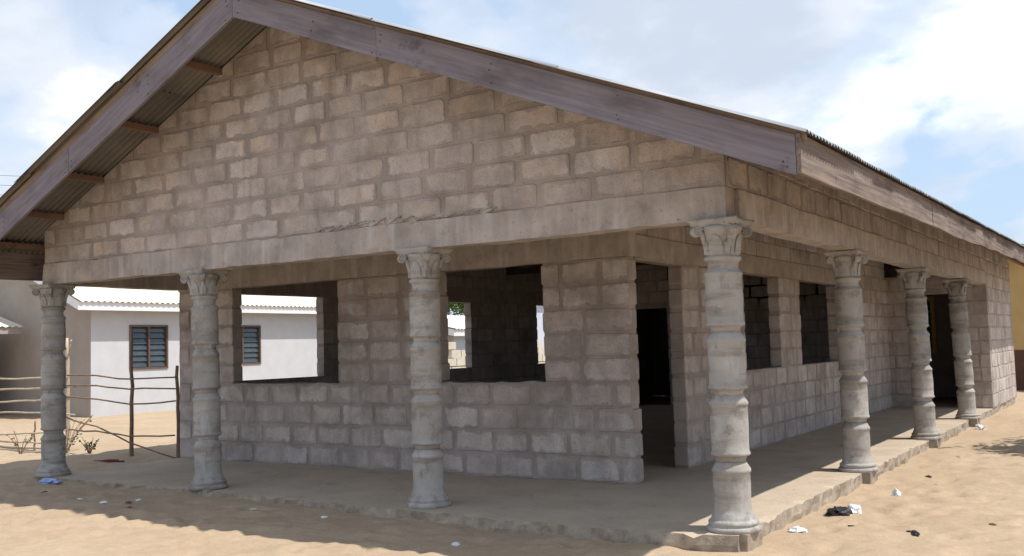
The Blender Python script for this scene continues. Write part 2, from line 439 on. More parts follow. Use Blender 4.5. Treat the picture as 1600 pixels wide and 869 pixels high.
me.vertices.add(nx*ny); me.vertices.foreach_set('co', np.stack([GX, GY, GZ], -1).reshape(-1))
me.loops.add(faces.size); me.loops.foreach_set('vertex_index', faces.reshape(-1))
me.polygons.add(len(faces)); me.polygons.foreach_set('loop_start', np.arange(0, faces.size, 4))
me.update(calc_edges=True); me.polygons.foreach_set('use_smooth', [True]*len(faces))
tag(link('ground', me, 'sand'), kind='structure', label='pale yellow loose sand trodden with footprints')
def gz(x, y): return float(ground_z(np.array([x]), np.array([y]))[0])

# ---------------------------------------------------------------- the block building
BX0, BX1, BY1 = -8.80, 0.10, 17.2            # outer faces
PY, PX = 1.92, -1.74                          # inner (porch) wall faces
HB, HT = 2.35, 2.60                           # beam underside and top
COURSE = 0.258
bld = empty('block_building', (-4.4, 0, 0))
tag(bld, 'unfinished grey sandcrete block building with gabled metal roof and columned porch', 'building')
bld_inv = Matrix.Translation((4.4, 0, 0))
def adopt(o):                                  # parent keeping world placement (building root has no rotation)
    o.parent = bld; o.matrix_parent_inverse = bld_inv; return o

# roof planes (undersides of the sheets)
APX = -4.436
def sh(y): return 0.011*(y+0.9)
def zr(x): return 4.938 - 0.406*(x-APX)
def zl(x): return 5.023 - 0.4555*(APX-x)
def zroof(x): return min(zr(x), zl(x))

# block meshes: unit prisms (1 x depth x 1) with worn corners and uneven rims, shared between blocks
DEPTH = 0.16
def block_mesh(i, mat):
    r = random.Random(100+i)
    j = lambda a: r.uniform(-a, a)
    c = lambda: r.uniform(0.05, 0.17)
    cx = [c()*0.45 for _ in range(4)]; cz = [c() for _ in range(4)]
    o = [(-.5+cx[0], -.5+j(.02)), (j(.1), -.5+j(.03)), (.5-cx[1], -.5+j(.02)), (.5+j(.008), -.5+cz[1]), (.5+j(.008), .5-cz[2]),
         (.5-cx[2], .5+j(.02)), (j(.1), .5+j(.03)), (-.5+cx[3], .5+j(.02)), (-.5+j(.008), .5-cz[3]), (-.5+j(.008), -.5+cz[0])]
    n = len(o); v = []
    for s, y in ((0.965, 0.0), (1.0, 0.007), (1.0, DEPTH)):
        for (x, z) in o:
            kx = 0.975 if s < 1 else 1.0; kz = 0.945 if s < 1 else 1.0
            v.append((x*kx, y+(j(.0035) if y == 0 else 0), z*kz))
    f = [tuple(range(n))]
    for a in (0, n):
        for k in range(n):
            k2 = (k+1) % n; f.append((a+k, a+n+k, a+n+k2, a+k2))
    f.append(tuple(range(2*n, 3*n))[::-1])
    m = bpy.data.meshes.new('block'); m.from_pydata(v, [], f); m.update(); m.materials.append(MT[mat]); return m
BM = {k: [block_mesh(i, k) for i in range(14)] for k in ('block', 'block_in')}

class Wall:
    """masonry wall in the plane of its mortar core; u runs along the wall, outward = local -y"""
    def __init__(s, name, origin, rot, L, z0, z1, openings=(), mat='block', mortar='mortar', course=COURSE, pitch=0.50, joint=0.038,
                 depth=DEPTH, top=None, single=True, seed=0, proud=0.006, label=None, ends=(0.0, 0.0)):
        s.o = Vector(origin); s.rot = rot; s.L = L; r = random.Random(seed)
        ca, sa = math.cos(rot), math.sin(rot)
        W = lambda u, y, z: (s.o.x+ca*u-sa*y, s.o.y+sa*u+ca*y, s.o.z+z)
        # mortar core, in bands cut by the openings
        zs = sorted({z0, z1} | {z for op in openings for z in op[2:4] if z0 < z < z1})
        mb = MB(); E = 0.012
        for a, b in zip(zs[:-1], zs[1:]):
            segs = [(ends[0], L-ends[1])]
            for (u0, u1, za, zb) in openings:
                if za < (a+b)/2 < zb:
                    segs = [q for (p0, p1) in segs for q in ((p0, min(p1, u0-E)), (max(p0, u1+E), p1)) if q[1]-q[0] > 0.01]
            for (p0, p1) in segs:
                if top is None:
                    v, f = box_vf(p0, p1, proud, depth-proud, a, b)
                else:
                    us = sorted({p0, p1} | {u for u in top[1] if p0 < u < p1})
                    v = [(u, y, a) for y in (proud, depth-proud) for u in us] + [(u, y, max(a+.001, top[0](u))) for y in (proud, depth-proud) for u in us]
                    n = len(us); f = []
                    for i in range(n-1):
                        f += [(i, i+1, 2*n+i+1, 2*n+i), (n+i+1, n+i, 3*n+i, 3*n+i+1), (2*n+i, 2*n+i+1, 3*n+i+1, 3*n+i)]
                    f += [(0, 2*n, 3*n, n), (n-1, 2*n-1, 4*n-1, 3*n-1)]
                mb.add([W(*p) for p in v], f)
        s.core = adopt(mb.build(name, mortar))
        if label: s.core['label'] = label
        # blocks
        stuff = MB(); z = z0; ci = 0
        while z < z1-0.06:
            h = min(course, z1-z); zc = z+h/2
            segs = [(0.0, L)]
            for (u0, u1, za, zb) in openings:
                if za-0.02 < zc < zb+0.02:
                    segs = [q for (p0, p1) in segs for q in ((p0, min(p1, u0)), (max(p0, u1), p1)) if q[1]-q[0] > 0.03]
            for (p0, p1) in segs:
                u = p0; first = True
                off = (ci % 2)*0.5*pitch
                while u < p1-0.02:
                    ln = pitch*r.uniform(0.90, 1.10)
                    if first and off: ln = off*r.uniform(0.85, 1.15)
                    if first and p0 > 0: ln = r.choice((0.5, 1.0))*pitch*r.uniform(0.9, 1.08)
                    first = False
                    if p1-(u+ln) < 0.16: ln = p1-u
                    e0 = joint/2 if u > p0+0.001 else r.uniform(-0.012, 0.008)
                    e1 = joint/2 if u+ln < p1-0.001 else r.uniform(-0.012, 0.008)
                    if p0 == 0 and u == p0: e0 = 0.002
                    if p1 == L and u+ln > p1-.001: e1 = r.uniform(-.012, .010) if ends[1] else 0.002
                    a, b = u+e0, u+ln-e1
                    jz = joint*r.uniform(0.40, 0.80)
                    lo = z+jz*0.5+r.uniform(-.004, .004); hi = z+h-jz*0.5+r.uniform(-.004, .004)
                    u += ln
                    if b-a < 0.04 or hi-lo < 0.05: continue
                    if top is not None:
                        ta, tb = top[0](a)-0.012, top[0](b)-0.012
                        if max(ta, tb) < lo+0.03: continue
                        if min(ta, tb) < hi:                       # block cut to the slope of the roof
                            poly = [(a, lo), (b, lo), (b, hi), (a, hi)]; q = []
                            g = lambda p: top[0](p[0])-0.012-p[1]
                            for i in range(4):
                                P, Q = poly[i], poly[(i+1) % 4]; gp, gq = g(P), g(Q)
                                if gp >= 0: q.append(P)
                                if gp*gq < 0: t = gp/(gp-gq); q.append((P[0]+(Q[0]-P[0])*t, P[1]+(Q[1]-P[1])*t))
                            if len(q) < 3: continue
                            mx_ = (a+b)/2; mz = (lo+hi)/2; n = len(q)
                            v = [((x-mx_)/(b-a), y, (zz-mz)/(hi-lo)) for y in (0.0, depth) for x, zz in q]
                            f = [tuple(range(n))] + [(k, n+k, n+(k+1) % n, (k+1) % n) for k in range(n)] + [tuple(range(n, 2*n))[::-1]]
                            if not (single if isinstance(single, bool) else mx_ < single):
                                stuff.add([W(mx_+x*(b-a), y, mz+zz*(hi-lo)) for x, y, zz in v], f); continue
                            m = bpy.data.meshes.new('block'); m.from_pydata(v, [], f); m.update(); m.materials.append(MT[mat])
                            s.place(m, W, a, b, lo, hi, r); continue
                    m = r.choice(BM[mat])
                    far = single if isinstance(single, bool) else (a+b)/2 < single
                    if far: s.place(m, W, a, b, lo, hi, r)
                    else:
                        rx = r.uniform(-.003, .003)
                        stuff.add([W((a+b)/2+p.co.x*(b-a), p.co.y+rx, (lo+hi)/2+p.co.z*(hi-lo)) for p in m.vertices], [tuple(p.vertices) for p in m.polygons])
            z += h; ci += 1
        if stuff.v:
            o = stuff.build('far_blocks', 'block_far', s.core); o['kind'] = 'stuff'
            o.matrix_parent_inverse = s.core.matrix_world.inverted()
            o.parent = s.core; o.matrix_parent_inverse = Matrix.Identity(4)
    def place(s, m, W, a, b, lo, hi, r):
        o = bpy.data.objects.new('block', m); C.objects.link(o)
        o.parent = s.core
        o.location = W((a+b)/2, r.uniform(-.004, .0005), (lo+hi)/2)
        o.rotation_euler = (r.uniform(-.006, .006), r.uniform(-.012, .012), s.rot+r.uniform(-.003, .003))
        o.scale = (b-a, 1, hi-lo)

WIN = (1.03, 2.32)
# gable wall standing on the front beam
kx = [APX-BX0]
Wall('gable_wall', (BX0, -0.095, 0), 0, BX1-BX0-0.02, HT, 5.2, course=0.2225, pitch=0.515, joint=0.042,
     top=(lambda u: zroof(BX0+u)+sh(-0.1)-0.015, [APX-BX0-0.1, APX-BX0, APX-BX0+0.04]), seed=3, proud=0.005, label='block gable wall with smeared mortar joints')
# wall above the side beam
Wall('eave_wall', (BX1, -0.075, 0), R(90), BY1+0.07, HT, 3.40, course=0.245, pitch=0.47, seed=4, single=3.7, top=(lambda u: zr(BX1)+sh(u)-.03, []))
# porch walls
Wall('front_wall', (BX0+0.02, PY, 0), 0, PX-BX0-0.02, 0, 2.32,
     openings=[(-7.685-BX0-.02, -5.775-BX0-.02, *WIN), (-4.18-BX0-.02, -2.79-BX0-.02, *WIN)], mat='block_in', mortar='mortar_in', seed=11, ends=(0.0, 0.016), label='porch wall with two unglazed window openings')
Wall('side_wall', (PX, PY+DEPTH+0.003, 0), R(90), 13.6-PY-DEPTH-.006, 0, 2.32,
     openings=[(-0.05, 3.26-PY-DEPTH, 0, 2.30), (5.30-PY-DEPTH, 6.75-PY-DEPTH, *WIN), (7.74-PY-DEPTH, 9.80-PY-DEPTH, *WIN)], joint=0.050,
     mat='block_in', mortar='mortar_in', seed=12, single=3.7, label='porch side wall with doorway and two window openings')
Wall('end_wall', (PX-0.16, 13.6, 0), 0, BX1-PX+0.16-0.005, 0, 2.60, openings=[(0.62, 1.56, 0, 2.22)], mat='block_in', mortar='mortar_in', seed=13, single=False)
Wall('store_wall', (BX1, 13.6+DEPTH+.004, 0), R(90), BY1-13.6-DEPTH, 0, 2.59, mat='block_in', mortar='mortar_in', seed=14, single=False)
Wall('left_wall', (BX0, 13.4, 0), R(-90), 13.4-PY-DEPTH-.004, 0, 2.32, openings=[(13.4-13.05, 13.4-11.35, *WIN), (13.4-8.84, 13.4-7.15, *WIN), (13.4-4.66, 13.4-2.9, *WIN)], mat='block_in', mortar='mortar_in', seed=15, single=False)
Wall('partition_wall', (BX0+DEPTH+.004, 13.4, 0), 0, PX-BX0-2*DEPTH-.01, 0, 4.6, openings=[(-7.30-BX0-DEPTH, -6.45-BX0-DEPTH, 0, 2.2)], mat='block_in', mortar='mortar_in', seed=16, single=False,
     top=(lambda u: zroof(BX0+DEPTH+u)+sh(13.4)-0.03, [APX-BX0-DEPTH]))
mb = MB(); mb.box(BX0, BX1, BY1, BY1+.15, 0, 3.0)
mb.add([(BX0, BY1, 3.0), (BX1, BY1, 3.0), (APX, BY1, 5.0), (BX0, BY1+.15, 3.0), (BX1, BY1+.15, 3.0), (APX, BY1+.15, 5.0)], [(0, 1, 2), (5, 4, 3), (0, 2, 5, 3), (1, 4, 5, 2)])
mb.box(BX0, BX0+.15, 13.56, BY1-.003, 0, 2.9); mb.box(PX-.9, PX-.75, 13.6, BY1-.003, 0, 2.6)
adopt(mb.build('back_wall', 'mortar_in'))
# lintels, beams
def rb(name, dims, mat='beam', **k): return adopt(rough_box(name, dims, mat, **k))
f_beam = rb('front_beam', (BX0-.01, 0.082, -0.105, 0.10, HB, HT+.005), step=0.06, amp=0.010, freq=8.0)
f_beam['label'] = 'rough cast concrete beam with pale drip stains'
rb('side_beam', (-0.10, 0.118, 0.103, 13.58, HB+.01, HT-.003), step=0.11, amp=0.006)
rb('side_beam', (-0.10, 0.094, 13.60, BY1, HB+.24, HT+.002), step=0.2, amp=0.004)
rb('left_beam', (BX0, BX0+.19, 0.103, PY-.003, HB-.005, HT-.003), step=0.11, amp=0.006)
rb('lintel', (BX0+.005, PX+.006, PY-.008, PY+DEPTH+.005, 2.322, 2.60), step=0.11, amp=0.006)
rb('lintel', (PX-DEPTH, PX+.006, PY+DEPTH+.008, 13.59, 2.322, 2.56), step=0.13, amp=0.006)
rb('lintel', (BX0-.004, BX0+DEPTH+.005, PY+DEPTH+.008, 13.39, 2.322, 2.60), step=0.2, amp=0.005)
Wall('upper_side_wall', (PX-.004, PY+.02, 0), R(90), 13.5-PY, 2.562, 3.25, mat='block_in', mortar='mortar_in', seed=21, single=False, course=.225)
Wall('upper_front_wall', (BX0+.02, PY+.004, 0), 0, PX-BX0-.2, 2.602, 3.35, mat='block_in', mortar='mortar_in', seed=22, single=False, course=.24)
Wall('upper_left_wall', (BX0, 13.4, 0), R(-90), 13.3, 2.602, 3.20, mat='block_in', mortar='mortar_in', seed=23, single=False, course=.24, top=(lambda u: zl(BX0)+sh(13.4-u)-.03, []))
for xa, xb in ((-7.675, -5.79), (-4.17, -2.80)):      # rough mortar left on the window sills
    rb('sill', (xa, xb, PY+.012, PY+DEPTH-.012, 1.012, 1.036), 'mortar_in', step=0.05, amp=0.016, freq=9.0)
# dried mortar squeezed out over the beam
dr = random.Random(9); mb = MB()
for i in range(15):
    x = -4.05+i*0.142+dr.uniform(-.04, .04); t = 2.662+dr.uniform(-.012, .022); hgt = dr.uniform(.02, .10); wd = dr.uniform(.13, .26); n = 9
    up_ = []; lo_ = []
    for k in range(n+1):                            # a lip of squeezed mortar: flat on top, hanging to a slanted point
        q = k/n; up_.append((x+wd*(q-.5), t+.006*math.sin(q*9+i)))
        hang = hgt*(1-q)**1.5*(q > 0)*min(1, q*5)+.014
        lo_.append((x+wd*(q-.5)-hang*.28, t-hang-dr.uniform(0, .010)))
    v = [(a, -.090, z) for a, z in up_] + [(a, -.108-.009*dr.random(), z) for a, z in lo_] + [(a, -.098, z-.004) for a, z in lo_]
    m_ = n+1; fc = []
    for k in range(n): fc += [(k, m_+k, m_+k+1, k+1), (m_+k, 2*m_+k, 2*m_+k+1, m_+k+1)]
    mb.add(v, fc)
o = mb.build('mortar_drips', 'beam', f_beam); o['kind'] = 'stuff'
f_beam_inv = Matrix.Identity(4)

# floor slab with a broken edge
def fe(x): return float(np.interp(x, [-9, -7, -4, -1.1, -0.5, 0.2], [-.13, -.16, -.24, -.34, -.30, -.20]))
def slabfn(p):
    x, y, z = p
    if y < 0.3:
        t = (0.3-y)/0.3; y = 0.3-(0.3-fe(x))*t + (mnoise.noise(Vector((x*2.2, 3, 0)))*0.05+mnoise.noise(Vector((x*6, 1, z*19)))*0.028+mnoise.noise(Vector((x*19, 1, z*30)))*0.014)*max(0, t*2-1)
    if x > -0.15: x += (mnoise.noise(Vector((9, y*2.2, 0)))*0.04+mnoise.noise(Vector((2, y*5, z*19)))*0.026+mnoise.noise(Vector((2, y*17, z*30)))*0.012)*(x > 0.0)
    if z > -.02 and (y < fe(x)+.07 or x > 0.03): z -= max(0, mnoise.noise(Vector((x*7, y*7, 4)))-.05)*.05
    return (x, y, z)
sb = rb('floor_slab', (BX0-.03, 0.085, 0.0, BY1, -0.45, 0.0), 'slab', step=0.075, amp=0.005, fn=slabfn)
# separate edge material: faces that look sideways
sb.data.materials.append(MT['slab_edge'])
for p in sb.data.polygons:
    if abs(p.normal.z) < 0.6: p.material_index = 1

# columns -------------------------------------------------------
def drum_prof(j0, j1, r=0.139):
    """drum between two joints: shoulder at the top, lip at the foot, hollow neck across each joint"""
    return [(r*.80, j0-.006), (r*.805, j0+.012), (r*.84, j0+.028), (r*.92, j0+.038), (r*1.045, j0+.044), (r*1.065, j0+.054), (r*1.05, j0+.068), (r*1.0, j0+.076), (r*1.015, j0+.16),
            (r*1.035, (j0+j1)/2), (r*1.015, j1-.17), (r*1.005, j1-.088), (r*1.055, j1-.080), (r*1.065, j1-.068), (r*1.035, j1-.056), (r*.93, j1-.034), (r*.85, j1-.018), (r*.81, j1-.004)]
def lathe_obj(name, prof, jig=0.0016, seed=0, mat='column'):
    v, f = lathe_vf(prof, 40)
    v = [Vector(p)+mnoise.noise_vector(Vector(p)*14+Vector((seed*3.1, 0, 0)))*jig*2.2 for p in v]
    me = bpy.data.meshes.new(name); me.from_pydata(v, [], f); me.update()
    me.polygons.foreach_set('use_smooth', [len(p.vertices) == 4 for p in me.polygons]); me.materials.append(MT[mat]); return me
_top = drum_prof(0, .52)[10:]
base_me = lathe_obj('base', [(.188, -.006), (.199, .002), (.204, .016), (.202, .030), (.190, .040), (.182, .043), (.182, .050), (.188, .058), (.187, .072), (.176, .084), (.166, .088), (.164, .098), (.160, .112), (.150, .132), (.143, .152), (.139, .172), (.138, .22)] + _top)
drum_mes = [lathe_obj('drum', drum_prof(.52, 1.02), seed=1), lathe_obj('drum', drum_prof(1.02, 1.50), seed=2)]
neck_me = lathe_obj('drum', drum_prof(1.50, 2.0)[:10] + [(.138, 1.90), (.142, 1.928), (.147, 1.936), (.146, 1.946), (.134, 1.956), (.121, 1.972), (.115, 1.99), (.117, 2.015), (.124, 2.032), (.138, 2.040), (.143, 2.052), (.140, 2.066), (.122, 2.076)], seed=5)
def capital_mesh():
    bm = MB()
    v, f = lathe_vf([(.122, 2.07), (.130, 2.085), (.132, 2.16), (.138, 2.22), (.152, 2.27), (.168, 2.30)], 32); bm.add(v, f)
    # abacus: square with hollowed sides
    a = .192; n = 10; ring = []
    for s in range(4):
        for k in range(n):
            t = k/n; x = -a+2*a*t; y = -a+0.034*math.sin(math.pi*t)
            c, d = [(1, 0), (0, 1), (-1, 0), (0, -1)][s]
            ring.append((c*x-d*y, d*x+c*y))
    N = len(ring); vv = []
    for sc, z in ((.82, 2.296), (.93, 2.306), (.955, 2.325), (1.03, 2.338), (1.04, 2.356)):
        vv += [(x*sc, y*sc, z) for x, y in ring]
    ff = [(i*N+k, i*N+(k+1) % N, (i+1)*N+(k+1) % N, (i+1)*N+k) for i in range(4) for k in range(N)]
    ff += [tuple(range(N))[::-1], tuple(range(4*N, 5*N))]
    bm.add(vv, ff)
    # corner volutes: a disc with a raised spiral on either side
    for s in range(4):
        ang = math.pi/4+s*math.pi/2
        dg = Vector((math.cos(ang), math.sin(ang), 0)); tn = Vector((-math.sin(ang), math.cos(ang), 0)); up = Vector((0, 0, 1))
        cc = dg*0.205+up*2.262
        vv = []; m = 20
        for t, rr in ((-.026, .036), (-.020, .040), (.020, .040), (.026, .036)):
            for k in range(m):
                q = 2*math.pi*k/m; vv.append(cc+tn*t+dg*math.cos(q)*rr+up*math.sin(q)*rr)
        ff = [(i*m+k, i*m+(k+1) % m, (i+1)*m+(k+1) % m, (i+1)*m+k) for i in range(3) for k in range(m)] + [tuple(range(m))[::-1], tuple(range(3*m, 4*m))]
        bm.add(vv, ff)
        for sd in (-1, 1):
            pts = []
            for k in range(34):
                q = math.pi*.9-k*0.36; rr = .043-.00112*k
                pts.append(cc+tn*sd*.027+dg*math.cos(q)*rr+up*math.sin(q)*rr)
            bm.add(*tube_vf(pts, [.0085-.00012*k for k in range(34)], 5))
        # stem that carries the volute up from the bell
        pts = [dg*.126+up*2.10, dg*.136+up*2.17, dg*.156+up*2.235, dg*.185+up*2.285, dg*.205+up*2.30]
        bm.add(*tube_vf(pts, [.020, .022, .022, .020, .016], 7))
        # a leaf on every face, with ribs
        an = s*math.pi/2
        d2 = Vector((math.cos(an), math.sin(an), 0)); t2 = Vector((-math.sin(an), math.cos(an), 0))
        for off, wd in ((0, .055), (-.075, .030), (.075, .030)):
            vv = []
            prof = [(.124, 2.085, 1.0), (.130, 2.13, 1.05), (.135, 2.18, .9), (.143, 2.215, .62), (.148, 2.232, .25)]
            if off: prof = [(.126, 2.085, 1), (.130, 2.12, 1), (.134, 2.16, .8), (.138, 2.18, .3)]
            for (rr, z, ww) in prof:
                for q in (-1, -.5, 0, .5, 1):
                    vv.append(d2*(rr+.012*(1-abs(q))-(.02 if off else 0)) + t2*(off+q*wd*ww) + up*z)
            ff = [(i*5+k, i*5+k+1, (i+1)*5+k+1, (i+1)*5+k) for i in range(len(prof)-1) for k in range(4)]
            bm.add(vv, ff)
    me = bpy.data.meshes.new('capital'); me.from_pydata([tuple(p) for p in bm.v], [], bm.f); me.update()
    me.materials.append(MT['column']); me.polygons.foreach_set('use_smooth', [len(p.vertices) == 4 for p in me.polygons])
    m2 = bmesh.new(); m2.from_mesh(me); bmesh.ops.recalc_face_normals(m2, faces=m2.faces); m2.to_mesh(me); m2.free(); return me
cap_me = capital_mesh()
core_me = lathe_obj('column', [(.110, -.02), (.110, 2.30)])
ped = rough_box('pedestal', (-.165, .165, -.165, .165, -.55, -.005), 'slab_edge', step=.08, amp=.012); ped_me = ped.data; bpy.data.objects.remove(ped)
# feet and heads of the columns (some lean a little)
COLS = [((-8.74, 0.0), (-8.76, 0.0)), ((-5.86, -0.03), (-5.99, 0.03)), ((-2.905, 0.0), (-2.90, 0.0)), ((0, 0), (0, 0)),
        ((0.0, 3.74), (-.01, 3.73)), ((0.02, 7.40), (-.02, 7.38)), ((0.03, 10.98), (-.03, 10.96))]
for (bx, by), (tx, ty) in COLS:
    col = link('column', core_me); adopt(col)
    col.location = (bx, by, 0)
    d = Vector((tx-bx, ty-by, 2.35)); q = Vector((0, 0, 1)).rotation_difference(d); col.rotation_euler = q.to_euler()
    for nm, m in (('base', base_me), ('drum', drum_mes[0]), ('drum', drum_mes[1]), ('drum', neck_me), ('capital', cap_me), ('pedestal', ped_me)):
        c = link(nm, m, None, col)
        if nm == 'drum': c.rotation_euler.z = random.uniform(0, 6)

# roof ----------------------------------------------------------
roof = adopt(pyd('roof', *tube_vf([(APX-.08, -0.93, 4.99), (APX-.08, BY1+.5, 4.99+sh(BY1))], .03, 8), 'roof'))
PITCH_W = 0.076
def sheet(parent, y0, waves, xa, xb, zf, lift, jit):
    """one corrugated sheet with its own thickness; waves run down the slope, edge wave turned down"""
    v = []; n = waves*6+1; X = (xa, (xa+xb)/2, xb)
    for th in (0.0022, 0.0):
        for x in X:
            for i in range(n):
                y = y0+i*PITCH_W/6
                v.append((x, y, zf(x)+sh(y)+lift+th+.010-.0115*math.cos(2*math.pi*i/6)+jit*math.sin(i*.21+xa)))
    T = 3*n; up_ = [(r_*n+i, r_*n+i+1, (r_+1)*n+i+1, (r_+1)*n+i) for r_ in range(2) for i in range(n-1)]
    if xb > xa: up_ = [q[::-1] for q in up_]
    dn = [tuple(T+k for k in q[::-1]) for q in up_]
    rim = [(r_*n+e, (r_+1)*n+e, T+(r_+1)*n+e, T+r_*n+e) for r_ in range(2) for e in (0, n-1)] + [(r_*n+i, r_*n+i+1, T+r_*n+i+1, T+r_*n+i) for r_ in (0, 2) for i in range(n-1)]
    o = pyd('roof_sheet', v, up_+dn+rim, 'roof', parent)
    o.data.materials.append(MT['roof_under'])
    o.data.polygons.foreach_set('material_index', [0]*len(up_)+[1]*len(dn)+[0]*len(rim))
    o.data.polygons.foreach_set('use_smooth', [True]*(len(up_)+len(dn))+[False]*len(rim))
    return o
rr_ = random.Random(17)
for side, zf, rows in ((1, zr, [(0.958, -1.05), (-0.85, -2.85), (-2.65, APX+.01)]), (-1, zl, [(-9.42, -7.75), (-7.95, -6.1), (-6.3, APX-.17)])):
    for ri, (xa, xb) in enumerate(rows):
        y = -0.985
        c = 0
        while y < BY1+0.75:
            d = rr_.uniform(-.015, .02)
            sheet(roof, y+(d if c == 0 else 0), 10, xa+rr_.uniform(-.012, .012), xb, zf, ri*0.006+(c % 2)*0.003, rr_.uniform(0, .002))
            y += 9*PITCH_W; c += 1
cap = MB()
cap.add([(APX-.34, -.99, 4.94), (APX-.08, -.99, 5.06), (APX+.22, -.99, 4.93), (APX-.34, BY1+.4, 4.94+sh(BY1)), (APX-.08, BY1+.4, 5.06+sh(BY1)), (APX+.22, BY1+.4, 4.93+sh(BY1))], [(0, 1, 4, 3), (1, 2, 5, 4)])
cap.build('ridge_cap', 'roof', roof)
def slope_board(name, x0, x1, zf, h, y0, y1, mat, zoff=0.0, taper=0.0, label=None):
    """board following the rake; h measured upright, ends cut upright"""
    n = max(2, int(abs(x1-x0)/.22)); v = []; sd = x0*7.3
    for i in range(n+1):
        x = x0+(x1-x0)*i/n; b = zf(x)+zoff; wv = mnoise.noise(Vector((x*2, sd, 0)))*.006
        for y, z in ((y0, b+wv), (y1, b+wv), (y1, b+h+wv*.4), (y0, b+h+wv*.4)): v.append((x, y+wv*.5, z))
    f = [(i*4+k, i*4+(k+1) % 4, (i+1)*4+(k+1) % 4, (i+1)*4+k) for i in range(n) for k in range(4)]
    f += [(0, 1, 2, 3)[::-1], tuple(n*4+k for k in range(4))]
    ang = math.atan2(zf(x1)-zf(x0), x1-x0)
    org = Vector((x0, y0, zf(x0))); rot = Matrix.Rotation(-ang, 4, 'Y'); inv = rot.inverted()
    o = pyd(name, [inv @ (Vector(p)-org) for p in v], f, mat, roof); m2 = bmesh.new(); m2.from_mesh(o.data); bmesh.ops.recalc_face_normals(m2, faces=m2.faces); m2.to_mesh(o.data); m2.free()
    o.location = org; o.rotation_euler = rot.to_euler()
    if label: o['label'] = label
    return o
zbr = lambda x: 4.638-.406*(x-APX)
zbl = lambda x: 4.638-.4555*(APX-x)
rk = [None]*4
rk[0] = slope_board('fascia_board', APX+.002, -2.66, zbr, .265, -.905, -.875, 'fascia')
rk[1] = slope_board('fascia_board', -2.656, 0.872, zbr, .265, -.908, -.877, 'fascia', .003)
rk[2] = slope_board('fascia_board', APX-.002, -7.05, zbl, .285, -.905, -.875, 'fascia')
rk[3] = slope_board('fascia_board', -7.055, -9.36, zbl, .285, -.907, -.876, 'fascia', -.002)
slope_board('batten', APX, 0.93, zbr, .05, -.885, -.835, 'batten', .252)
slope_board('batten', APX, -9.4, zbl, .10, -.885, -.835, 'batten', .278)
nl = random.Random(41)
def nails(board, pts, axis):
    mb = MB()
    for p in pts:
        v, f = tube_vf([Vector(p), Vector(p)+Vector(axis)*.006], .0065, 6); mb.add(v, f)
    o = mb.build('nail_heads', 'wire', board); o['kind'] = 'stuff'
    o.matrix_parent_inverse = board.matrix_basis.inverted()
for bo, xs_, zf_ in ((rk[0], (-4.36, -3.4, -2.70), zbr), (rk[1], (-2.61, -1.5, -.4, .80), zbr), (rk[2], (-4.52, -5.7, -7.0), zbl), (rk[3], (-7.1, -8.3), zbl)):
    nails(bo, [(x+nl.uniform(-.015, .015), -.904, zf_(x)+h+nl.uniform(-.02, .02)) for x in xs_ for h in nl.sample((.04, .09, .15, .22), nl.choice((2, 2, 3)))], (0, -1, 0))
def eave_board(x, y0, y1, zb, h, th, mat, wob=.006):
    n = int((y1-y0)/.25); v = []
    for i in range(n+1):
        y = y0+(y1-y0)*i/n; wv = mnoise.noise(Vector((y*.9, zb*31, x)))*wob*2
        for xx, z in ((x-th, zb+sh(y)+wv), (x, zb+sh(y)+wv), (x, zb+h+sh(y)+wv*.3), (x-th, zb+h+sh(y)+wv*.3)): v.append((xx+wv*.5, y, z))
    f = [(i*4+k, i*4+(k+1) % 4, (i+1)*4+(k+1) % 4, (i+1)*4+k) for i in range(n) for k in range(4)]
    f += [(0, 1, 2, 3)[::-1], tuple(n*4+k for k in range(4))]
    o = pyd('eave_board', v, f, mat, roof); m2 = bmesh.new(); m2.from_mesh(o.data); bmesh.ops.recalc_face_normals(m2, faces=m2.faces); m2.to_mesh(o.data); m2.free(); return o
eave_board(0.905, -.908, 3.62, 2.495, .262, .03, 'fascia_eave')
eave_board(0.907, 3.63, 7.7, 2.490, .262, .03, 'fascia_eave', .012)
eave_board(0.903, 7.71, 12.2, 2.502, .255, .03, 'fascia_eave', .012)
eave_board(0.906, 12.21, BY1+1.2, 2.495, .262, .03, 'fascia_eave')
eave_board(-9.33, -.87, 8.0, 2.44, .345, .03, 'fascia_eave'); eave_board(-9.332, 8.01, BY1+.4, 2.44, .345, .03, 'fascia_eave')
# purlins run level under the sheets and out to the rake boards
for x in (-9.1, -8.42, -7.62, -6.62, -5.55, -4.72):
    z = zl(x); box('purlin', (x-.035, x+.035, -.872, BY1+.3, z-.092+.014, z-.012), 'purlin', roof)
for x in (-4.2, -3.3, -2.3, -1.3, -.4, .45, .80):
    z = zr(x); box('purlin', (x-.035, x+.035, -.872, BY1+.3, z-.092, z-.022), 'purlin', roof)
# timber trusses over the hall
for y in (4.4, 7.3, 10.2):
    t = box('tie_beam', (BX0+.1, -.15, y-.03, y+.03, 2.93, 3.05), 'timber', roof)
    for x0, x1, zf in ((BX0+.1, APX, zl), (APX, -.15, zr)):
        v = [(x, yy, zf(x)-.11-dz+sh(y)) for x in (x0, x1) for yy in (y-.028, y+.028) for dz in (0, .1)]
        pyd('rafter', v, [(0, 1, 3, 2), (4, 6, 7, 5), (0, 2, 6, 4), (1, 5, 7, 3), (0, 4, 5, 1), (2, 3, 7, 6)], 'timber', roof)

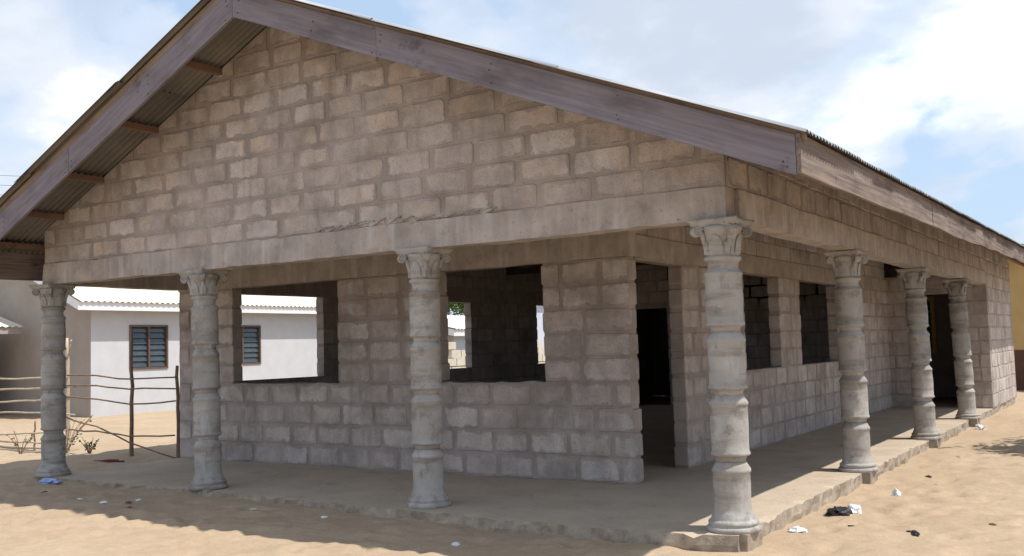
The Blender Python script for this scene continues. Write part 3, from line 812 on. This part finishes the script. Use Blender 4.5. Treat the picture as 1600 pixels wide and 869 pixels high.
# yellow framed louvre window in the room beyond the end doorway
yw = MB()
x0, x1, y, z0, z1 = -2.36, -1.42, 16.95, 1.00, 2.30
yw.box(x0, x0+.09, y-.06, y, z0, z1); yw.box(x1-.09, x1, y-.06, y, z0, z1); yw.box(x0+.09, x1-.09, y-.06, y, z0, z0+.09); yw.box(x0+.09, x1-.09, y-.06, y, z1-.09, z1)
ywo = adopt(yw.build('louvre_window', 'yellow_frame')); ywo['label'] = 'yellow wooden frame of louvre window'
for k in range(9):
    z = z0+.15+k*.118
    pyd('blade', [(x0+.1, y-.05, z), (x1-.1, y-.05, z), (x1-.1, y-.01, z+.09), (x0+.1, y-.01, z+.09)], [(0, 1, 2, 3)], 'glass', ywo)

# ---------------------------------------------------------------- houses behind
def house(name, label, corner, rot, length, width, hw, pitch, ov_e, ov_g, mats, windows=(), base=-.3, waves=0.18):
    """corner = front corner; length runs along the eave wall, width along the gable; local +x is the eave side"""
    root = empty(name, (corner[0], corner[1], 0)); root.rotation_euler.z = rot
    tag(root, label, 'house')
    ew, gw, rf, fs = mats
    T = 0.2
    # eave wall with real openings
    mb = MB(); segs = sorted(windows); u = 0
    zs = [base, hw]
    for (a, b, za, zb) in segs:
        mb.box(-T, 0, u, a, base, hw); mb.box(-T, 0, a, b, base, za); mb.box(-T, 0, a, b, zb, hw); u = b
    mb.box(-T, 0, u, length, base, hw); mb.build('wall', ew, root)
    ap = hw+pitch*width/2
    for yy in (0.0, length-T):
        v = [(-T, yy, base), (-width+T, yy, base), (-width+T, yy, hw+T*pitch), (-width/2, yy, ap), (-T, yy, hw+T*pitch)]
        v += [(a, b+T, c) for a, b, c in v]
        if yy == 0: v = [(a if abs(a+T) > .001 else 0.0-0.003, b-.003 if b == 0 else b, c if not (abs(a+T) < .001 and c > base+.1) else hw) for a, b, c in v]
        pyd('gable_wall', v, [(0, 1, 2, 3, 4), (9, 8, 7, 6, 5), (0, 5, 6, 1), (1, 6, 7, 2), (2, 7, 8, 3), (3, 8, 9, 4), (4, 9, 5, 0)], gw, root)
    box('wall', (-width, -width+T, 0, length, base, hw), ew, root)
    # roof sheets, wavy at the eave, and white boards
    for s in (0, 1):
        n = int((length+2*ov_g)/waves*4); v = []
        for xx in (ov_e+.06, -width/2):
            for i in range(n+1):
                yy = -ov_g-.03+(length+2*ov_g+.06)*i/n; x = xx if s == 0 else -width-xx
                v.append((x, yy, hw+.12-pitch*xx+.022*math.cos(i*math.pi/2)))
        f = [(i, i+1, n+1+i+1, n+1+i) for i in range(n)]
        if s: f = [q[::-1] for q in f]
        ro = pyd('roof_slope', v, f, rf, root, True)
        x = ov_e if s == 0 else -width-ov_e
        box('eave_board', (min(x, x-.03), max(x, x-.03), -ov_g, length+ov_g, hw-pitch*ov_e-.13, hw-pitch*ov_e+.085), fs, root)
        for yy in (-ov_g-.03, length+ov_g):
            sg = 1 if s == 0 else -1; X = lambda q: q if s == 0 else -width-q
            v = [(X(q), y2, hw-pitch*q+dz) for q in (ov_e, -width/2) for y2 in (yy, yy+.03) for dz in (-.13, .085)]
            pyd('barge_board', v, [(0, 1, 3, 2), (4, 6, 7, 5), (0, 2, 6, 4), (1, 5, 7, 3), (0, 4, 5, 1), (2, 3, 7, 6)], fs, root)
    for (a, b, za, zb) in segs:
        m = MB(); fw = .052
        m.box(-.12, .03, a, a+fw, za, zb); m.box(-.12, .03, b-fw, b, za, zb); m.box(-.12, .03, a+fw, b-fw, za, za+fw); m.box(-.12, .03, a+fw, b-fw, zb-fw, zb)
        m.box(-.12, .025, (a+b)/2-fw/2, (a+b)/2+fw/2, za+fw, zb-fw)
        wo = m.build('window', 'frame_brown', root)
        for q0, q1 in ((a+fw, (a+b)/2-fw/2), ((a+b)/2+fw/2, b-fw)):
            for k in range(7):
                z = za+fw+.01+k*(zb-za-2*fw)/7; hh = (zb-za-2*fw)/7
                pyd('blade', [(-.02, q0, z), (-.02, q1, z), (-.07, q1, z+hh*1.05), (-.07, q0, z+hh*1.05), (-.026, q0, z), (-.026, q1, z), (-.076, q1, z+hh*1.05), (-.076, q0, z+hh*1.05)],
                    [(0, 1, 2, 3), (7, 6, 5, 4), (0, 4, 5, 1), (1, 5, 6, 2), (2, 6, 7, 3), (3, 7, 4, 0)], 'glass', wo)
    return root
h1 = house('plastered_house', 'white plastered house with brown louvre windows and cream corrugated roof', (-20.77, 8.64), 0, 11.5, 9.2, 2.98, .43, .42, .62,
           ('plaster_white', 'plaster_gable', 'cream_roof', 'white_paint'), [(1.16, 2.42, 1.08, 2.30), (4.45, 5.90, 1.10, 2.30)])
h2 = house('yellow_house', 'yellow painted house with dark brown lower wall behind the block building', (0.55, 22.6), R(0), 8, 6, 3.1, .2, .5, .4, ('yellow_wall', 'yellow_wall', 'cream_roof', 'white_paint'))
h2.location = (2.6, 22.6, 0)
box('dado', (-6.02, .03, -.04, 8.0, -.3, .95), 'brown_dado', h2)
# lean-to whose roof corner shows at the left
ln = empty('lean_to_shed', (-22.45, 5.6, 0)); tag(ln, 'small lean-to shed with pale yellow sheet roof beside the plastered house gable', 'shed')
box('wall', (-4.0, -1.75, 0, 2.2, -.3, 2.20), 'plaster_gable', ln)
v = []; n = 60
for xx, zz in ((-0.72, 2.33), (-4.1, 3.25)):
    for i in range(n+1): v.append((xx, -.3+2.9*i/n, zz+.02*math.cos(i*math.pi/2)))
pyd('roof_sheet', v, [(i, i+1, n+2+i, n+1+i) for i in range(n)], 'cream_roof', ln, True)
box('eave_board', (-.80, -.77, -.28, 2.58, 2.14, 2.30), 'plaster_gable', ln)
v = [(x, y_, z) for x, z in ((-.80, 2.32), (-4.1, 3.21)) for y_ in (-.28, -.25) for z in (z-.16, z)]
pyd('barge_board', v, [(0, 1, 3, 2), (4, 6, 7, 5), (0, 2, 6, 4), (1, 5, 7, 3), (0, 4, 5, 1), (2, 3, 7, 6)], 'plaster_gable', ln)

# white roofed shed and low block wall seen through the hall windows
h3 = house('white_roof_shed', 'low shed with bright white sheet roof seen through the hall window', (-17.0, 19.6), R(0), 3.6, 5.0, 2.02, .2, .35, .4, ('blue_wall', 'plaster_gable', 'white_roof', 'white_paint'))
h3['category'] = 'shed'
h4 = house('pale_blue_house', 'pale blue house wall behind the low block wall', (-17.3, 24.6), R(0), 8, 2.6, 3.5, .3, .3, .2, ('blue_wall', 'blue_wall', 'white_roof', 'white_paint'))
lw = empty('low_block_wall', (-14.0, 14.6, 0)); tag(lw, 'unfinished low wall of pale blocks outside the left windows', 'wall')
bm_pale = None
for c in range(8):
    for i in range(15):
        if c > 5 and (i*7+c*3) % 5 < 1+(c-6)*2: continue
        y0 = i*.47+(c % 2)*.235
        if bm_pale is None:
            o = box('block', (-.08, .08, -.222, .222, -.105, .105), 'pale_block', lw); bm_pale = o.data
        else: o = link('block', bm_pale, None, lw)
        o.location = (random.uniform(-.01, .01), y0, -.15+c*.235)
box('mortar', (-.065, .065, -.2, 6.9, -.3, 1.0), 'dark_soil', lw)

# ---------------------------------------------------------------- trees
def tree(name, label, loc, h, crown_r, n_leaf, mat, seed, leaf=.12, zc=None, squash=.75, group=None, spread=.17):
    r = random.Random(seed); root = empty(name, loc); tag(root, label, 'tree', group)
    mb = MB(); top = zc or h*.68
    pts = [(0, 0, -.3), (r.uniform(-.1, .1), r.uniform(-.1, .1), top*.35), (r.uniform(-.2, .2), r.uniform(-.2, .2), top*.72)]
    mb.add(*tube_vf(pts, [.16*h/5, .12*h/5, .09*h/5], 8)); s = Vector(pts[-1]); tips = []
    for i in range(9):
        a = i*2.4+r.uniform(-.3, .3); e = Vector((math.cos(a)*crown_r*r.uniform(.4, .85), math.sin(a)*crown_r*r.uniform(.4, .85), top+crown_r*squash*r.uniform(-.5, .75)))
        mid = s.lerp(e, .5)+Vector((0, 0, .15)); mb.add(*tube_vf([s, mid, e], [.05*h/5, .035*h/5, .015], 5)); tips.append(e)
    mb.build('trunk', 'bark', root)
    cl = [t+Vector((r.gauss(0, .3), r.gauss(0, .3), r.gauss(0, .25)))*crown_r*.55 for t in tips for _ in range(5)]
    v = []; f = []
    for i in range(n_leaf):
        c = r.choice(cl); p = c+Vector((r.gauss(0, 1), r.gauss(0, 1), r.gauss(0, .8)))*crown_r*spread
        a = Vector((r.gauss(0, 1), r.gauss(0, 1), r.gauss(0, .6))).normalized(); b = a.orthogonal().normalized()*.5; s_ = leaf*r.uniform(.6, 1.3)
        k = len(v); v += [p-a*s_*.5, p+b*s_*.45, p+a*s_*.5, p-b*s_*.45]; f.append((k, k+1, k+2, k+3))
    pyd('crown', v, f, mat, root); return root
tree('leafy_tree', 'bright green tree rising over the white shed roof', (-23.6, 27.5, -.2), 6.5, 2.6, 9000, 'leaf', 3, .17, 4.2)
tree('leafy_tree', 'grey green tree behind the white shed roof beside the brighter tree', (-25.0, 32.5, -.2), 6.5, 2.7, 9000, 'leaf2', 4, .17, 4.4)
tree('leafy_tree', 'small broad tree shading the sand beside the porch', (5.05, 8.2, gz(5.05, 8.2)), 4.6, 1.5, 42000, 'leaf', 6, .24, 3.9, .5, None, .24)

# ---------------------------------------------------------------- stick fence
FA, FB = Vector((-11.81, 2.17, 0)), Vector((-9.85, 1.915, 0)); FD = (FB-FA).normalized()
fence = empty('stick_fence', (FB.x, FB.y, gz(FB.x, FB.y))); tag(fence, 'rickety fence of thin crooked sticks between posts beside the first column', 'fence')
f_off = Vector(fence.location)
def stick(name, pts, r0, r1, mat, seed):
    n = 9; r = random.Random(seed); P = []
    ps = [Vector(p)-f_off for p in pts]
    for i in range(n+1):
        t = i/n*(len(ps)-1); k = min(int(t), len(ps)-2); p = ps[k].lerp(ps[k+1], t-k)
        P.append(p+Vector((r.uniform(-1, 1), r.uniform(-1, 1), r.uniform(-1, 1)))*.010)
    v, f = tube_vf(P, [r0+(r1-r0)*i/n for i in range(n+1)], 6); return pyd(name, v, f, mat, fence, True)
def fp(s, z, dy=0): p = FA+FD*s; return (p.x, p.y+dy, z)
g = lambda s: gz(*fp(s, 0)[:2])
stick('post', [fp(0, g(0)-.25), fp(.02, .9), fp(-.02, 1.76)], .040, .026, 'stick_pale', 1)
stick('post', [fp(.02, 1.45), fp(.12, 1.72)], .018, .012, 'stick_pale', 31)
stick('post', [fp(1.98, g(2)-.25), fp(1.99, .9), fp(1.98, 1.86)], .032, .022, 'stick', 2)
stick('post', [(-8.95, 2.03, -.3), (-8.95, 2.03, .6), (-8.97, 2.03, 1.28)], .030, .022, 'stick', 3)
stick('post', [fp(-2.62, -.3), fp(-2.6, .5), fp(-2.62, 1.15)], .030, .022, 'stick_pale', 4)
stick('post', [fp(-1.15, -.2), fp(-1.15, .2), fp(-1.12, .42)], .018, .012, 'stick', 5)
E = (-8.93, 2.01)
for i, (z0, zm, z1, m) in enumerate(((1.17, 1.10, 1.12, 'stick'), (1.00, .97, .96, 'stick'), (.83, .74, .79, 'stick'), (.31, .28, .30, 'stick'), (.53, .20, -.02, 'stick'))):
    stick('rail', [fp(-.15, z0, -.03), fp(1.0, (z0+zm)/2+.02, -.03), fp(1.98, zm, -.035), (E[0], E[1]-.04, z1)], .014, .011, m, 40+i)
for i, (z0, z1) in enumerate(((1.10, 1.14), (.90, .99), (.68, .80), (.52, .56), (.08, .30), (.00, .10), (-.07, -.02))):
    stick('rail', [fp(-3.4, z0, -.03), fp(-1.6, (z0+z1)/2, -.03), fp(.12+.2*(i % 2), z1, -.04)], .017, .013, 'stick_pale', 60+i)

# ---------------------------------------------------------------- weeds
def weed(label, x, y, h, n, seed, mat='leaf2'):
    r = random.Random(seed); root = empty('weed', (x, y, gz(x, y))); tag(root, label, 'plant', 'dry weeds along the fence')
    st = MB(); lf = MB()
    for i in range(n):
        a = r.uniform(0, 6.28); l = h*r.uniform(.5, 1); tip = Vector((math.cos(a)*l*.7, math.sin(a)*l*.7, l)); mid = tip*.5+Vector((0, 0, l*.14))
        st.add(*tube_vf([(0, 0, -.03), mid, tip], [.007, .005, .003], 4))
        for k in range(4):
            p = Vector((0, 0, 0)).lerp(tip, r.uniform(.3, 1)); d = Vector((r.gauss(0, 1), r.gauss(0, 1), r.gauss(.3, .6))).normalized()*r.uniform(.03, .065); b = d.orthogonal()*.24
            lf.add([p, p+d*.5+b, p+d, p+d*.5-b], [(0, 1, 2, 3)])
    st.build('stem', 'stick', root); lf.build('leaves', mat, root)
weed('leafy green weed climbing the forked fence post', FA.x+.05, FA.y-.05, .62, 12, 1, 'leaf')
weed('low dry twiggy weed on the sand by the fence', -11.05, 2.05, .26, 14, 2)
weed('thin green weed left of the first column', -12.4, 1.75, .40, 6, 3, 'leaf')

# ---------------------------------------------------------------- litter
def crumple(name, label, x, y, size, mat, seed, flat=.5, cat='litter', z=None, group=None):
    bm = bmesh.new(); bmesh.ops.create_icosphere(bm, subdivisions=3, radius=1.0)
    off = Vector((seed*5.3, seed*1.7, 0))
    for v in bm.verts:
        p = v.co.copy(); k = 1+.55*mnoise.noise(p*1.7+off)+.35*mnoise.noise(p*4+off)
        v.co = Vector((p.x*k*size[0], p.y*k*size[1], max(-.25, p.z*k)*size[2]))
    me = bpy.data.meshes.new(name); bm.to_mesh(me); bm.free()
    o = link(name, me, mat); zz = gz(x, y) if z is None else z
    o.location = (x, y, zz+.2*size[2]); o.rotation_euler.z = seed*1.3
    return tag(o, label, cat, group)
crumple('plastic_bag', 'crumpled black plastic bag on the sand beside the slab edge', .33, 1.66, (.13, .08, .06), 'black_plastic', 1)
crumple('plastic_bag', 'white plastic scrap tucked against the black bag', .43, 1.80, (.07, .06, .06), 'white_plastic', 2)
crumple('plastic_bag', 'clear white plastic bag lying by the corner column', .255, .72, (.08, .06, .03), 'white_plastic', 3)
crumple('plastic_bag', 'flat torn black plastic strip on the open sand', 1.08, 1.05, (.10, .035, .02), 'black_plastic', 4)
crumple('plastic_bag', 'blue plastic bag on shaded sand near the first column', -8.28, -.33, (.15, .08, .045), 'blue_plastic', 5)
crumple('plastic_bag', 'large clear plastic bag standing on the porch floor', -.62, 6.25, (.14, .12, .13), 'white_plastic', 6, z=0.0)
crumple('plastic_bag', 'small white paper ball on the porch floor', -.36, 5.45, (.06, .06, .055), 'white_plastic', 7, z=0.0)
crumple('plastic_bag', 'flat white wrapper on the porch floor beyond the third side column', -.12, 8.55, (.10, .07, .03), 'white_plastic', 8, z=0.0)
crumple('plastic_bag', 'white paper ball on the sand by the last column', .30, 10.3, (.075, .075, .06), 'white_plastic', 9)
crumple('cloth_rag', 'dark red rag lying on the sand near the stick fence', -9.55, 1.35, (.20, .05, .025), 'red_cloth', 10)
crumple('plastic_bag', 'white crumpled paper on the sand beside the side porch', .52, 3.1, (.045, .04, .05), 'white_plastic', 11)
lr = random.Random(23)
for i in range(5, 22):
    if i < 13: x, y = lr.uniform(.3, 1.7), lr.uniform(.8, 9)
    else: x, y = lr.uniform(-8.2, -.6), lr.uniform(-1.1, -.5)
    m, nm, lb = [('white_plastic', 'paper_scrap', 'tiny white paper scrap lying on the sand'), ('black_plastic', 'charred_scrap', 'tiny black scrap lying on the sand'), ('rust', 'dry_leaf', 'small reddish dry leaf on the sand')][lr.choice((0, 0, 1, 2)) if i >= 13 else lr.choice((0, 1, 1, 2))]
    s = lr.uniform(.018, .036); lb = lb.replace('on the sand', 'on the sunny sand beside the side porch' if i < 13 else 'on the sand before the gable porch')
    crumple(nm, lb, x, y, (s*1.3, s, s*.5), m, 30+i, group={'paper_scrap': 'white paper scraps', 'charred_scrap': 'black scraps', 'dry_leaf': 'dry leaves'}[nm]+(' beside the side porch' if i < 13 else ' before the gable porch'))

# ---------------------------------------------------------------- overhead cables
pl = empty('power_line', (-52, 30, 0)); tag(pl, 'thin overhead power cables crossing the sky behind the roof', 'cables')
pyd('pole', *tube_vf([(-14, -8, -.5), (-14, -8, 14.2)], [.16, .11], 10), 'stick', pl, True)
pyd('pole', *tube_vf([(30, 22, -.5), (30, 22, 14.2)], [.16, .11], 10), 'stick', pl, True)
for k in range(4):
    z0 = 13.9-k*.62; pts = []
    for i in range(21):
        t = i/20; pts.append((-14+44*t, -8+30*t, z0-1.3*4*t*(1-t)))
    pyd('cable', *tube_vf(pts, .013, 4), 'wire', pl)
